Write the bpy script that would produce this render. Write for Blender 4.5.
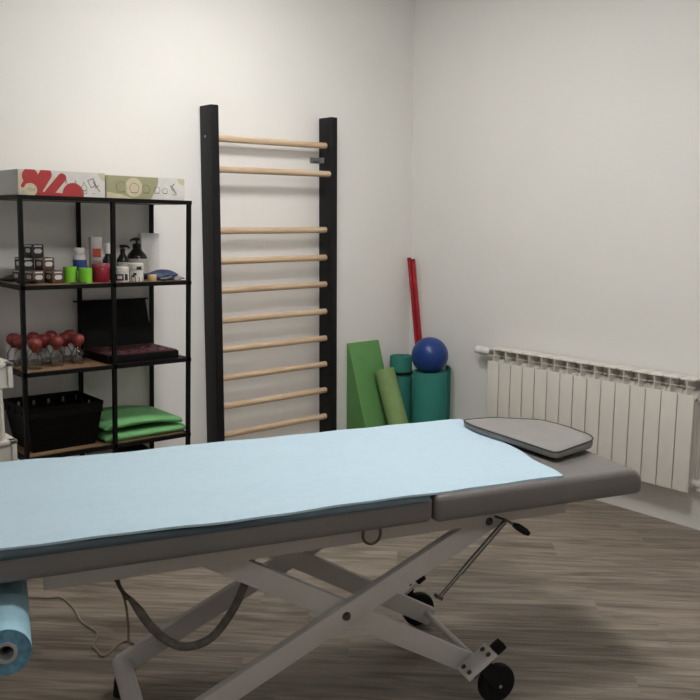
import bpy, bmesh, math, random
from mathutils import Vector, Matrix
random.seed(7)
for o in list(bpy.data.objects): bpy.data.objects.remove(o)
SC = bpy.context.scene
COL = SC.collection

# ------------------------------------------------------------------ camera
CAM_YAW, CAM_PITCH, CAM_ROLL = 0.70801, 0.15777, 0.0046
CAM_POS = Vector((-3.7208, -3.7758, 1.4502)); FOCAL = 856.78
fw = Vector((math.sin(CAM_YAW)*math.cos(CAM_PITCH), math.cos(CAM_YAW)*math.cos(CAM_PITCH), -math.sin(CAM_PITCH)))
rt = Vector((math.cos(CAM_YAW), -math.sin(CAM_YAW), 0)); up = rt.cross(fw)
rt2 = rt*math.cos(CAM_ROLL) + up*math.sin(CAM_ROLL); up2 = up*math.cos(CAM_ROLL) - rt*math.sin(CAM_ROLL)
cd = bpy.data.cameras.new('camera'); cd.sensor_width = 36; cd.lens = FOCAL/700*36; cd.clip_start = 0.02
cam = bpy.data.objects.new('camera', cd); COL.objects.link(cam)
M = Matrix((rt2, up2, -fw)).transposed().to_4x4(); M.translation = CAM_POS; cam.matrix_world = M
SC.camera = cam

# ------------------------------------------------------------------ world, exposure
w = bpy.data.worlds.new('world'); SC.world = w; w.use_nodes = True
w.node_tree.nodes['Background'].inputs[0].default_value = (0.5, 0.5, 0.5, 1)
w.node_tree.nodes['Background'].inputs[1].default_value = 0.05
vs = SC.view_settings; vs.view_transform = 'Standard'; vs.look = 'None'; vs.gamma = 1; vs.use_curve_mapping = False
vs.exposure = 0.11
LAMPS = (   # x, y, radiance, label
    (-1.55, -1.06, 58.0, 'square opal ceiling lamp above the wall bars and shelf'),
    (-2.00, -2.45, 74.0, 'square opal ceiling lamp above the treatment table'),
    (-2.15, -4.70, 29.0, 'square opal fill lamp added out of view at the rear of the room'),  # added, unseen: brightens the faces turned to the camera
    (-4.40, -4.00, 15.0, 'square opal fill lamp added out of view near the side wall'))  # second added lamp, unseen: extra fill from behind left of the camera
PANEL_COLOR = (1.0, 0.974, 0.938)

# ------------------------------------------------------------------ helpers
MATS = {}
def nd(nt, t, **k):
    n = nt.nodes.new(t)
    for a, b in k.items(): setattr(n, a, b)
    return n
def mat(name, col, rough=.5, metal=0., var=0.06, scale=30., bump=0., bscale=200., trans=0., ior=1.45, alpha=1., coat=0., sheen=0., spec=.5):
    if name in MATS: return MATS[name]
    m = bpy.data.materials.new(name); m.use_nodes = True; nt = m.node_tree
    b = nt.nodes['Principled BSDF']
    b.inputs['Roughness'].default_value = rough; b.inputs['Metallic'].default_value = metal
    b.inputs['Transmission Weight'].default_value = trans; b.inputs['IOR'].default_value = ior
    b.inputs['Alpha'].default_value = alpha; b.inputs['Coat Weight'].default_value = coat
    b.inputs['Sheen Weight'].default_value = sheen; b.inputs['Specular IOR Level'].default_value = spec
    tc = nd(nt, 'ShaderNodeTexCoord')
    nz = nd(nt, 'ShaderNodeTexNoise'); nz.inputs['Scale'].default_value = scale; nz.inputs['Detail'].default_value = 4
    nt.links.new(tc.outputs['Object'], nz.inputs['Vector'])
    r = nd(nt, 'ShaderNodeValToRGB')
    c = Vector(col[:3])
    r.color_ramp.elements[0].position = .3; r.color_ramp.elements[1].position = .7
    r.color_ramp.elements[0].color = (*(c*(1-var)), 1); r.color_ramp.elements[1].color = (*[min(1, x*(1+var)) for x in c], 1)
    nt.links.new(nz.outputs['Fac'], r.inputs['Fac']); nt.links.new(r.outputs['Color'], b.inputs['Base Color'])
    if bump:
        n2 = nd(nt, 'ShaderNodeTexNoise'); n2.inputs['Scale'].default_value = bscale; n2.inputs['Detail'].default_value = 3
        nt.links.new(tc.outputs['Object'], n2.inputs['Vector'])
        bp = nd(nt, 'ShaderNodeBump'); bp.inputs['Strength'].default_value = bump; bp.inputs['Distance'].default_value = .002
        nt.links.new(n2.outputs['Fac'], bp.inputs['Height']); nt.links.new(bp.outputs['Normal'], b.inputs['Normal'])
    MATS[name] = m
    return m
def wood(name, c0, c1, axis=0, stretch=12., scale=6., rough=.5, rnd=True, c2=None, tone=.16, knots=False):
    if name in MATS: return MATS[name]
    m = bpy.data.materials.new(name); m.use_nodes = True; nt = m.node_tree; b = nt.nodes['Principled BSDF']
    b.inputs['Roughness'].default_value = rough
    tc = nd(nt, 'ShaderNodeTexCoord'); oi = nd(nt, 'ShaderNodeObjectInfo')
    mp = nd(nt, 'ShaderNodeMapping'); s = [scale*stretch]*3; s[axis] = scale; mp.inputs['Scale'].default_value = s
    nt.links.new(tc.outputs['Object'], mp.inputs['Vector'])
    off = nd(nt, 'ShaderNodeMath', operation='MULTIPLY'); off.inputs[1].default_value = 57.
    nt.links.new(oi.outputs['Random'], off.inputs[0])
    ad = nd(nt, 'ShaderNodeVectorMath', operation='ADD')
    nt.links.new(mp.outputs['Vector'], ad.inputs[0]); nt.links.new(off.outputs[0], ad.inputs[1])
    nz = nd(nt, 'ShaderNodeTexNoise'); nz.inputs['Scale'].default_value = 1; nz.inputs['Detail'].default_value = 6
    nz.inputs['Roughness'].default_value = .62; nz.inputs['Distortion'].default_value = .6
    nt.links.new(ad.outputs[0], nz.inputs['Vector'])
    fac = nz.outputs['Fac']
    if knots:
        mp2 = nd(nt, 'ShaderNodeMapping'); mp2.inputs['Scale'].default_value = (2.2, 26, 1)
        nt.links.new(tc.outputs['Object'], mp2.inputs['Vector'])
        ad2 = nd(nt, 'ShaderNodeVectorMath', operation='ADD'); nt.links.new(mp2.outputs['Vector'], ad2.inputs[0]); nt.links.new(off.outputs[0], ad2.inputs[1])
        n3 = nd(nt, 'ShaderNodeTexNoise'); n3.inputs['Scale'].default_value = 1; n3.inputs['Detail'].default_value = 3; n3.inputs['Distortion'].default_value = 2.2
        nt.links.new(ad2.outputs[0], n3.inputs['Vector'])
        mx = nd(nt, 'ShaderNodeMix'); mx.inputs[0].default_value = .5
        nt.links.new(nz.outputs['Fac'], mx.inputs[2]); nt.links.new(n3.outputs['Fac'], mx.inputs[3]); fac = mx.outputs[0]
    r = nd(nt, 'ShaderNodeValToRGB'); e = r.color_ramp.elements
    e[0].position = .36 if knots else .3; e[1].position = .64 if knots else .7; e[0].color = (*c0, 1); e[1].color = (*c1, 1)
    if c2:
        x = e.new(.5); x.color = (*c2, 1)
    nt.links.new(fac, r.inputs['Fac'])
    hs = nd(nt, 'ShaderNodeHueSaturation')
    if rnd:
        mr = nd(nt, 'ShaderNodeMapRange'); mr.inputs['To Min'].default_value = 1-tone; mr.inputs['To Max'].default_value = 1+tone
        nt.links.new(oi.outputs['Random'], mr.inputs['Value']); nt.links.new(mr.outputs['Result'], hs.inputs['Value'])
    nt.links.new(r.outputs['Color'], hs.inputs['Color']); nt.links.new(hs.outputs['Color'], b.inputs['Base Color'])
    bp = nd(nt, 'ShaderNodeBump'); bp.inputs['Strength'].default_value = .15; bp.inputs['Distance'].default_value = .001
    nt.links.new(nz.outputs['Fac'], bp.inputs['Height']); nt.links.new(bp.outputs['Normal'], b.inputs['Normal'])
    MATS[name] = m
    return m

def props(o, label=None, cat=None, group=None, kind=None):
    if label: o['label'] = label
    if cat: o['category'] = cat
    if group: o['group'] = group
    if kind: o['kind'] = kind
    return o
def empty(name, loc=(0, 0, 0), rz=0., **k):
    o = bpy.data.objects.new(name, None); o.empty_display_size = .05; COL.objects.link(o)
    o.location = loc; o.rotation_euler = (0, 0, rz); return props(o, **k)
class MB:
    """collects shapes into one mesh"""
    def __init__(s): s.bm = bmesh.new()
    def box(s, a, b, bevel=0., seg=2):
        return s.obox(((a[0]+b[0])/2, (a[1]+b[1])/2, (a[2]+b[2])/2), [abs(b[i]-a[i]) for i in range(3)], Matrix.Identity(3), bevel, seg)
    def obox(s, c, size, R, bevel=0., seg=2):
        t = bmesh.new(); bmesh.ops.create_cube(t, size=1.)
        for v in t.verts: v.co = Vector((v.co.x*size[0], v.co.y*size[1], v.co.z*size[2]))
        if bevel: bmesh.ops.bevel(t, geom=t.edges[:], offset=bevel, segments=seg, profile=.6, affect='EDGES')
        for v in t.verts: v.co = R @ v.co + Vector(c)
        return s.merge(t)
    def merge(s, t):
        me = bpy.data.meshes.new('tmp'); t.to_mesh(me); t.free(); s.bm.from_mesh(me); bpy.data.meshes.remove(me); return s
    def bar(s, p, q, wdt, hgt, side=(0, 1, 0), bevel=0.):
        """bar from p to q, wdt along side, hgt along the third axis"""
        p = Vector(p); q = Vector(q); d = (q-p).normalized(); sd = Vector(side); sd = (sd-d*sd.dot(d)).normalized(); u = d.cross(sd)
        return s.obox((p+q)/2, ((q-p).length, wdt, hgt), Matrix((d, sd, u)).transposed(), bevel)
    def lathe(s, prof, p=(0, 0, 0), axis=(0, 0, 1), n=24):
        """prof: list of (radius, height) along axis"""
        ax = Vector(axis).normalized(); x = ax.orthogonal().normalized(); y = ax.cross(x); p = Vector(p); rings = []
        for r, h in prof:
            if r < 1e-6: rings.append([s.bm.verts.new(p+ax*h)])
            else: rings.append([s.bm.verts.new(p+ax*h+(x*math.cos(2*math.pi*k/n)+y*math.sin(2*math.pi*k/n))*r) for k in range(n)])
        for A, B in zip(rings, rings[1:]):
            for k in range(n):
                a, b = A[k % len(A)], A[(k+1) % len(A)]; c, d = B[(k+1) % len(B)], B[k % len(B)]
                f = []
                for v in (a, b, c, d):
                    if v not in f: f.append(v)
                if len(f) > 2: s.bm.faces.new(f)
        return s
    def cyl(s, p, q, r, n=20, r2=None, bev=0.):
        p = Vector(p); q = Vector(q); h = (q-p).length; r2 = r if r2 is None else r2
        pr = [(0, 0), (r-bev, 0), (r, bev), (r2, h-bev), (r2-bev, h), (0, h)] if bev else [(0, 0), (r, 0), (r2, h), (0, h)]
        return s.lathe(pr, p, q-p, n)
    def tube(s, pts, r, n=8, cap=True, closed=False):
        pts = [Vector(p) for p in pts]; N = len(pts); rings = []; prev = None
        for i, p in enumerate(pts):
            a = pts[(i-1) % N] if (closed or i > 0) else p; b = pts[(i+1) % N] if (closed or i < N-1) else p
            d = (b-a).normalized()
            x = d.orthogonal().normalized() if prev is None else (prev-d*prev.dot(d)).normalized()
            prev = x; y = d.cross(x); rr = r[i] if isinstance(r, (list, tuple)) else r
            rings.append([s.bm.verts.new(p+(x*math.cos(2*math.pi*k/n)+y*math.sin(2*math.pi*k/n))*rr) for k in range(n)])
        pairs = list(zip(rings, rings[1:])) + ([(rings[-1], rings[0])] if closed else [])
        for A, B in pairs:
            for k in range(n): s.bm.faces.new((A[k], A[(k+1) % n], B[(k+1) % n], B[k]))
        if cap and not closed:
            s.bm.faces.new(rings[0][::-1]); s.bm.faces.new(rings[-1])
        return s
    def prism(s, poly, d, bevel=0.):
        """poly: 3d points of a planar face, extruded by vector d"""
        t = bmesh.new(); d = Vector(d)
        A = [t.verts.new(Vector(p)) for p in poly]; B = [t.verts.new(Vector(p)+d) for p in poly]; n = len(A)
        t.faces.new(A[::-1]); t.faces.new(B)
        for k in range(n): t.faces.new((A[k], A[(k+1) % n], B[(k+1) % n], B[k]))
        bmesh.ops.recalc_face_normals(t, faces=t.faces[:])
        if bevel: bmesh.ops.bevel(t, geom=t.edges[:], offset=bevel, segments=2, profile=.6, affect='EDGES')
        return s.merge(t)
    def sphere(s, c, r, n=24, sc=(1, 1, 1)):
        t = bmesh.new(); bmesh.ops.create_uvsphere(t, u_segments=n, v_segments=n//2, radius=r)
        for v in t.verts: v.co = Vector((v.co.x*sc[0], v.co.y*sc[1], v.co.z*sc[2])) + Vector(c)
        return s.merge(t)
    def build(s, name, m, parent=None, smooth=40, **k):
        bmesh.ops.recalc_face_normals(s.bm, faces=s.bm.faces[:])
        if smooth:
            lim = math.radians(smooth)
            for f in s.bm.faces: f.smooth = True
            for e in s.bm.edges: e.smooth = len(e.link_faces) == 2 and e.calc_face_angle(0) < lim
        me = bpy.data.meshes.new(name); s.bm.to_mesh(me); s.bm.free(); me.materials.append(m)
        o = bpy.data.objects.new(name, me); COL.objects.link(o)
        if parent: o.parent = parent
        return props(o, **k)
def smooth_path(pts, sub=6):
    """Catmull-Rom"""
    P = [Vector(p) for p in pts]; P = [P[0]*2-P[1]] + P + [P[-1]*2-P[-2]]; out = []
    for i in range(1, len(P)-2):
        for k in range(sub):
            t = k/sub; a, b, c, d = P[i-1:i+3]
            out.append(.5*((2*b)+(c-a)*t+(2*a-5*b+4*c-d)*t*t+(3*b-a-3*c+d)*t**3))
    return out+[P[-2]]
def copy_tree(o, parent=None):
    c = o.copy(); COL.objects.link(c); c.parent = parent
    for ch in list(o.children): copy_tree(ch, c)
    return c
def rebase(root, loc):
    """move a thing's Empty to its base, its parts stay where they are"""
    d = Vector(loc)-root.location; root.location = loc
    for ch in root.children: ch.location = ch.location-d
def clip(poly, inside, cut):
    out = []
    for i in range(len(poly)):
        a, b = poly[i-1], poly[i]; ia, ib = inside(a), inside(b)
        if ia != ib: out.append(cut(a, b))
        if ib: out.append(b)
    return out
def clip_rect(poly, x0, x1, y0, y1):
    def lx(X): return lambda a, b: (X, a[1]+(b[1]-a[1])*(X-a[0])/(b[0]-a[0]))
    def ly(Y): return lambda a, b: (a[0]+(b[0]-a[0])*(Y-a[1])/(b[1]-a[1]), Y)
    for ins, ct in ((lambda p: p[0] >= x0, lx(x0)), (lambda p: p[0] <= x1, lx(x1)), (lambda p: p[1] >= y0, ly(y0)), (lambda p: p[1] <= y1, ly(y1))):
        if not poly: return poly
        poly = clip(poly, ins, ct)
    return poly

# ------------------------------------------------------------------ room
RX, RY, RZ = -5.3, -6.2, 2.69
WALL = mat('white_wall_paint', (.80, .785, .762), .75, var=.012, scale=3, bump=.12, bscale=260)
CEIL = mat('ceiling_paint', (.82, .815, .80), .9, var=.01)
def slab(name, a, b, m, **k):
    return MB().box(a, b).build(name, m, None, 0, kind='structure', **k)
slab('wall_back', (RX-.1, 0, 0), (.1, .1, RZ), WALL, label='white painted wall behind the shelf and wall bars', cat='wall')
slab('wall_right', (0, RY, 0), (.1, 0, RZ), WALL, label='white painted wall carrying the radiator', cat='wall')
slab('wall_left', (RX-.1, RY, 0), (RX, 0, RZ), WALL, label='white painted side wall outside the view', cat='wall')
slab('wall_front', (RX-.1, RY-.1, 0), (.1, RY, RZ), WALL, label='white painted wall behind the viewer', cat='wall')
slab('ceiling', (RX-.1, RY-.1, RZ), (.1, .1, RZ+.1), CEIL, label='plain white ceiling', cat='ceiling')
FJ = mat('floor_joint', (.07, .06, .05), .9)
floor = slab('floor', (RX-.1, RY-.1, -.12), (.1, .1, -.008), FJ, label='grey brown wood laminate floor laid in diagonal planks', cat='floor')
PLANK = wood('laminate_plank', (.100, .079, .061), (.315, .266, .215), 0, 9, 2.3, .45, True, (.200, .166, .132), .07, True)
PA = math.radians(-45.0); pw, plen, gap = .19, 1.26, .00025
ca, sa = math.cos(PA), math.sin(PA)
for row in range(-32, 33):
    ph = random.uniform(0, plen)
    for k in range(-8, 8):
        u0, u1, v0, v1 = k*plen+ph+gap, (k+1)*plen+ph-gap, row*pw+gap, (row+1)*pw-gap
        cx, cy = -2.6, -3.1
        poly = [(cx+u*ca-v*sa, cy+u*sa+v*ca) for u, v in ((u0, v0), (u1, v0), (u1, v1), (u0, v1))]
        poly = clip_rect(poly, RX+.001, -.001, RY+.001, -.001)
        if len(poly) < 3: continue
        mu = ((u0+u1)/2, (v0+v1)/2); ox, oy = cx+mu[0]*ca-mu[1]*sa, cy+mu[0]*sa+mu[1]*ca
        loc = [((x-ox)*ca+(y-oy)*sa, -(x-ox)*sa+(y-oy)*ca, -.008) for x, y in poly]
        o = MB().prism(loc, (0, 0, .008)).build('plank', PLANK, floor, 0)
        o.location = (ox, oy, 0); o.rotation_euler = (0, 0, PA)

# ceiling lamps: surface-mounted square boxes whose opal cover glows downward and sideways;
# the first two cast the main shadows, the other two are added fill
LEDF = mat('panel_frame', (.8, .8, .79), .5)
def opal(power):
    m = bpy.data.materials.new('opal_cover'); m.use_nodes = True
    b = m.node_tree.nodes['Principled BSDF']; b.inputs['Base Color'].default_value = (.8, .8, .8, 1)
    b.inputs['Emission Color'].default_value = (*PANEL_COLOR, 1); b.inputs['Emission Strength'].default_value = power
    return m
def ceiling_lamp(x, y, power, size, h, label):
    t = empty('ceiling_lamp', (x, y, RZ), label=label, cat='ceiling lamp', group='square opal ceiling lamps')
    MB().box((-size/2-.015, -size/2-.015, -.012), (size/2+.015, size/2+.015, 0), .002).build('base_plate', LEDF, t)
    MB().box((-size/2, -size/2, -.012-h), (size/2, size/2, -.012), .006, 1).build('opal_cover', opal(power), t, 0)
for x, y, pw_, lb_ in LAMPS: ceiling_lamp(x, y, pw_, .30, .045, lb_)

# ------------------------------------------------------------------ treatment table (local x along its length, y across)
TA = math.radians(-18.5); S0, T0 = -1.55, -2.435
Lx, Ly = math.cos(TA), math.sin(TA)
TLOC = (Lx*S0-Ly*T0, Ly*S0+Lx*T0, 0)
def P(s, t, z): return Vector((s-S0, t-T0, z))
def table_thing(name, **k): return empty(name, TLOC, TA, **k)
VINYL = mat('grey_vinyl', (.165, .155, .150), .42, var=.05, scale=9, bump=.08, bscale=350)
STEEL = mat('light_grey_powder_coat', (.54, .515, .495), .45, var=.02)
BLK = mat('black_rubber', (.008, .008, .008), .55, var=.2, spec=.2)
CHR = mat('chrome', (.55, .55, .55), .18, 1., var=.02)
BOLT = mat('dark_zinc_bolt', (.12, .115, .11), .3, .9)
tab = table_thing('treatment_table', label='grey vinyl treatment table on a light grey scissor lift with casters', cat='treatment table')
def pad(name, s0, s1, end_round, zb=.629, zt=.701):
    t = bmesh.new(); bmesh.ops.create_cube(t, size=1.)
    c = P((s0+s1)/2, (-2.803-2.07)/2, (zb+zt)/2); sx, sy, sz = s1-s0, .733, zt-zb
    for v in t.verts: v.co = Vector((v.co.x*sx, v.co.y*sy, v.co.z*sz)) + c
    def top_end(sg): return [e for e in t.edges if all(v.co.z > c.z and (v.co.x-c.x)*sg > 0 for v in e.verts)]
    if end_round: bmesh.ops.bevel(t, geom=top_end(1), offset=end_round, segments=6, profile=.5, affect='EDGES')
    es = [e for e in t.edges if len(e.link_faces) == 2 and e.calc_face_angle(0) > .5]
    bmesh.ops.bevel(t, geom=es, offset=.019, segments=4, profile=.55, affect='EDGES')
    m = MB(); m.merge(t); return m.build(name, VINYL, tab, 50)
pad('mattress_section', -2.55, -1.291, 0)
pad('head_section', -1.285, -.586, .047, .624, .703)
for t_ in (-2.69, -2.215):
    MB().box(P(-2.28, t_, .553), P(-.778, t_+.03, .628), .003).build('side_rail', STEEL, tab)
for s_ in (-2.2, -1.62, -.9):
    MB().box(P(s_, -2.65, .56), P(s_+.05, -2.215, .625), .003).build('cross_rail', STEEL, tab)
# scissor arms
def arm(a, b, t_, nm='lift_arm'):
    return MB().bar(P(a[0], t_, a[1]), P(b[0], t_, b[1]), .026, .062, (0, 1, 0), .003).build(nm, STEEL, tab)
A0, A1 = (-1.905, .585), (-1.008, .060)
B0, B1 = (-.985, .592), (-2.06, .077)
for t_, off in ((-2.676, .0), (-2.229, 0)):
    sg = 1 if t_ < -2.5 else -1
    arm(B0, B1, t_)
    arm(A0, A1, t_+.028*sg)
    for (s_, z_) in ((-1.048, .561), (-1.497, .346)):
        bt = MB(); bt.lathe([(0, .012), (.006, .012), (.011, .006), (.013, 0)], P(s_, t_-.013*sg, z_), (0, -sg, 0), 14); bt.build('bolt', BOLT, tab)
# gusset plates where arms meet the rail
MB().box(P(-1.90, -2.60, .515), P(-1.70, -2.27, .62), .004).build('actuator_mount', mat('dark_steel', (.05, .05, .05), .5), tab)
# cross tube at the foot with its rubber feet, thin tie rod at the caster end
ft = MB(); ft.lathe([(0, 0), (.020, .0), (.029, .010), (.029, .48), (.020, .49), (0, .49)], P(-2.055, -2.70, .080), (0, 1, 0), 24); ft = ft.build('foot_tube', STEEL, tab)
for t_ in (-2.66, -2.26): MB().cyl(P(-2.062, t_, 0), P(-2.062, t_, .05), .028, 16, .022).build('rubber_foot', BLK, ft)
MB().cyl(P(-1.028, -2.635, .078), P(-1.028, -2.27, .078), .0105, 14).build('tie_rod', STEEL, tab)
# casters
def caster(tw, sg):
    c = empty('caster', (0, 0, 0)); c.parent = tab
    d = Vector((.83, 0, .56)).normalized(); nrm = Vector((-.56, 0, .83)).normalized()
    tc = tw
    ctr = P(-1.090, tc, .139)
    R = Matrix((d, Vector((0, 1, 0)), nrm)).transposed()
    pl = MB().obox(ctr, (.112, .068, .012), R, .002).build('mounting_plate', STEEL, c)
    for i in (-.038, .038):
        for j in (-.017, .017):
            MB().lathe([(.0075, 0), (.0075, .004), (.004, .006), (0, .006)], ctr+d*i+Vector((0, j, 0))+nrm*.006, nrm, 10).build('plate_bolt', BOLT, c)
    wc = P(-1.022, tc, .0605)
    fk = MB()
    for j in (-.02, .02): fk.bar(ctr-nrm*.01+Vector((.012, j, 0)), wc+Vector((0, j, 0)), .004, .04, (0, 1, 0))
    fk.obox(ctr-nrm*.012, (.075, .05, .012), R, .002)
    fk.build('fork', BLK, c)
    wh = MB(); wh.lathe([(0, -.012), (.03, -.012), (.048, -.014), (.058, -.011), (.0605, -.005), (.0605, .005), (.058, .011), (.048, .014), (.03, .012), (0, .012)], wc, (0, 1, 0), 32)
    wh = wh.build('wheel', BLK, c)
    MB().cyl(wc+Vector((0, -.026, 0)), wc+Vector((0, .026, 0)), .006, 10).build('axle', CHR, c)
    bc = ctr + d*.079 - nrm*.010
    MB().obox(bc, (.035, .036, .022), R, .004).build('brake_lever', BLK, c)
caster(-2.715, -1); caster(-2.19, 1)
# head-section adjusting strut with its free end, release lever
st = MB(); st.cyl(P(-1.006, -2.708, .562), P(-1.150, -2.708, .426), .0075, 12); st.cyl(P(-1.150, -2.708, .426), P(-1.216, -2.708, .363), .0055, 12); st = st.build('gas_strut', mat('smoked_chrome', (.22, .21, .20), .25, .9), tab)
MB().bar(P(-1.210, -2.708, .358), P(-1.230, -2.708, .370), .016, .01, (0, 1, 0)).build('strut_end', BOLT, st)
lv = MB().tube([P(-1.03, -2.692, .575), P(-1.015, -2.72, .573), P(-.995, -2.74, .562)], .004, 8).build('release_lever', BOLT, tab)
MB().tube([P(-.998, -2.738, .563), P(-.986, -2.745, .556), P(-.966, -2.757, .542), P(-.957, -2.762, .535)], [.006, .0105, .0105, .006], 12).build('grip', BLK, lv)
ring = [P(-1.432-.024, -2.71, .603), P(-1.432-.026, -2.71, .58), P(-1.432-.018, -2.71, .563), P(-1.432, -2.71, .556), P(-1.432+.018, -2.71, .563), P(-1.432+.026, -2.71, .58), P(-1.432+.024, -2.71, .603)]
MB().tube(smooth_path(ring, 4), .0042, 8).build('wire_hook', BOLT, tab)
# hose sleeve round the motor cable
SLV = mat('grey_braided_sleeve', (.165, .145, .128), .7, var=.25, scale=60, bump=.5, bscale=300)
hz = [P(-2.055, -2.45, .395), P(-2.025, -2.45, .345), P(-1.999, -2.45, .300), P(-1.958, -2.45, .250), P(-1.902, -2.45, .216), P(-1.829, -2.45, .227), P(-1.768, -2.45, .292), P(-1.725, -2.45, .372), P(-1.70, -2.45, .46), P(-1.70, -2.45, .54)]
hp = smooth_path(hz, 6)
sl = MB().tube(hp, [.0125 if i > 6 else .006+.0012*i for i in range(len(hp))], 12).build('cable_sleeve', SLV, tab)
WIRE = mat('brown_cable', (.075, .062, .050), .5)
MB().tube(smooth_path([P(-2.095, -2.50, .56), P(-2.088, -2.49, .48), P(-2.075, -2.47, .43), P(-2.05, -2.45, .39)]), .0035, 8).build('cable', WIRE, tab)

MB().tube(smooth_path([P(-2.108, -2.50, .56), P(-2.098, -2.49, .49), P(-2.083, -2.48, .44), P(-2.06, -2.455, .39)]), .003, 8).build('cable', WIRE, tab)

# power cords on the floor
def wtab(s, t, z): return Vector((Lx*s-Ly*t, Ly*s+Lx*t, z))
cord = [wtab(-2.092, -2.49, .56), wtab(-2.085, -2.47, .47), wtab(-2.06, -2.42, .36), wtab(-2.05, -2.37, .27), wtab(-2.04, -2.3, .18), wtab(-2.0, -2.16, .10), wtab(-1.965, -2.06, .03), Vector((-2.513, -1.217, .005)), Vector((-2.542, -1.202, .004)), Vector((-2.62, -1.25, .004)), Vector((-2.622, -1.197, .004)), Vector((-2.618, -1.156, .004)), Vector((-2.571, -1.085, .004)), Vector((-2.578, -.974, .004)), Vector((-2.558, -.867, .004)), Vector((-2.555, -.739, .004)), Vector((-2.60, -.70, .004)), Vector((-2.645, -.653, .004)), Vector((-2.80, -.52, .004)), Vector((-2.95, -.40, .004))]
cord_path = smooth_path(cord, 5)
for p_ in cord_path: p_.z = max(p_.z, .004)
MB().tube(cord_path, .0038, 8).build('power_cord', mat('tan_cable', (.28, .24, .185), .5), None, label='thin tan power cord hanging from the table and snaking over the floor', cat='cord')

# towel on the table
TOWEL = mat('light_blue_terry', (.45, .60, .70), .95, var=.025, scale=40, bump=.35, bscale=420, sheen=.2)
tw = table_thing('towel', label='light blue towel spread along the treatment table', cat='towel')
def towel_z(s, t):
    return .7070 + .0016*math.sin(s*9+t*4) + .0012*math.sin(t*23+s*5) + .001*math.sin(s*31)*math.cos(t*11)
bmw = bmesh.new(); NS, NT = 110, 40
def tedge(s):
    near = -2.792 + .006*math.sin(s*4.1) + .004*math.sin(s*11) + (.012 if s < -2.2 else 0)*min(1, (-2.2-s)*6)
    far = -2.068 + .006*math.sin(s*5.3+1) + .004*math.sin(s*13)
    return near, far
g = []
for i in range(NS+1):
    s = -2.548 + (2.548-.878)*i/NS
    n_, f_ = tedge(s); row = []
    for j in range(NT+1):
        q = j/NT; t = n_+(f_-n_)*q
        ss = s + (.085*q+.003*math.sin(q*23)+(.012*(1-q)**8))*max(0, (i-NS+16)/16)
        z = towel_z(ss, t)
        if q < .03: z -= .002
        if q > .97: z -= .004
        row.append(P(ss, t, z))
    g.append(row)
top = [[bmw.verts.new(v+Vector((0, 0, .0045))) for v in r] for r in g]; bot = [[bmw.verts.new(v-Vector((0, 0, .0015))) for v in r] for r in g]
for i in range(NS):
    for j in range(NT):
        bmw.faces.new((top[i][j], top[i+1][j], top[i+1][j+1], top[i][j+1])); bmw.faces.new((bot[i][j], bot[i][j+1], bot[i+1][j+1], bot[i+1][j]))
for i in range(NS):
    bmw.faces.new((bot[i][0], bot[i+1][0], top[i+1][0], top[i][0])); bmw.faces.new((top[i][NT], top[i+1][NT], bot[i+1][NT], bot[i][NT]))
for j in range(NT):
    bmw.faces.new((top[0][j], top[0][j+1], bot[0][j+1], bot[0][j])); bmw.faces.new((top[NS][j], bot[NS][j], bot[NS][j+1], top[NS][j+1]))
m_ = MB(); m_.merge(bmw); m_.build('terry_cloth', TOWEL, tw, 60)
# dark slate blue strip along the towel's near edge, narrowing towards the head
STRIP = mat('slate_blue_strip', (.026, .040, .048), .9, var=.1)
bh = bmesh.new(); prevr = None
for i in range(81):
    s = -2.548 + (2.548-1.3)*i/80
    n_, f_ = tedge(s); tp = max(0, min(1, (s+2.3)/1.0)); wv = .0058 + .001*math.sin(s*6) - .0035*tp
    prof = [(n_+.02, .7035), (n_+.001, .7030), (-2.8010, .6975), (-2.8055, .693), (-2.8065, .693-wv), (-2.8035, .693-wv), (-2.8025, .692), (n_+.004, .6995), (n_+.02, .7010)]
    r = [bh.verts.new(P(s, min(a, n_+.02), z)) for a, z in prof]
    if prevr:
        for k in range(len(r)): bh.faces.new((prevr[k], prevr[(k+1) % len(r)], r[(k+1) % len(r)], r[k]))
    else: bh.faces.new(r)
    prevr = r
bh.faces.new(prevr[::-1]); m_ = MB(); m_.merge(bh); m_.build('edge_strip', STRIP, tw, 60, label='dark slate strip along the towel edge')

# headrest cushion
cu = table_thing('headrest_cushion', label='grey vinyl wedge cushion with piped edge at the head of the table', cat='cushion')
CV = mat('cushion_vinyl', (.235, .225, .215), .45, var=.04, scale=12, bump=.08, bscale=300)
outl = [(-.860, -2.182), (-.866, -2.27), (-.806, -2.668), (-.62, -2.605), (-.592, -2.56), (-.596, -2.42), (-.618, -2.318), (-.75, -2.205)]
def rnd_poly(pts, r=.02, n=4):
    out = []
    for i, p in enumerate(pts):
        p = Vector(p); a = Vector(pts[i-1]); b = Vector(pts[(i+1) % len(pts)])
        ra = min(r, (a-p).length*.45); rb = min(r, (b-p).length*.45)
        A = p+(a-p).normalized()*ra; B = p+(b-p).normalized()*rb
        for k in range(n+1):
            t = k/n; out.append(A*(1-t)**2+p*2*t*(1-t)+B*t*t)
    return out
ol = rnd_poly(outl, .025)
def ztop(s): return .735 + .011*(s+.866)/.27
cx_, cy_ = sum(p.x for p in ol)/len(ol), sum(p.y for p in ol)/len(ol)
bc = bmesh.new(); rings = []
for sc_, zf in ((.90, 0.), (.985, .18), (1.0, .5), (.995, .86), (.975, .99)):
    rings.append([bc.verts.new(P(cx_+(p.x-cx_)*sc_, cy_+(p.y-cy_)*sc_, .7125+(ztop(p.x)-.7125)*zf)) for p in ol])
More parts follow.
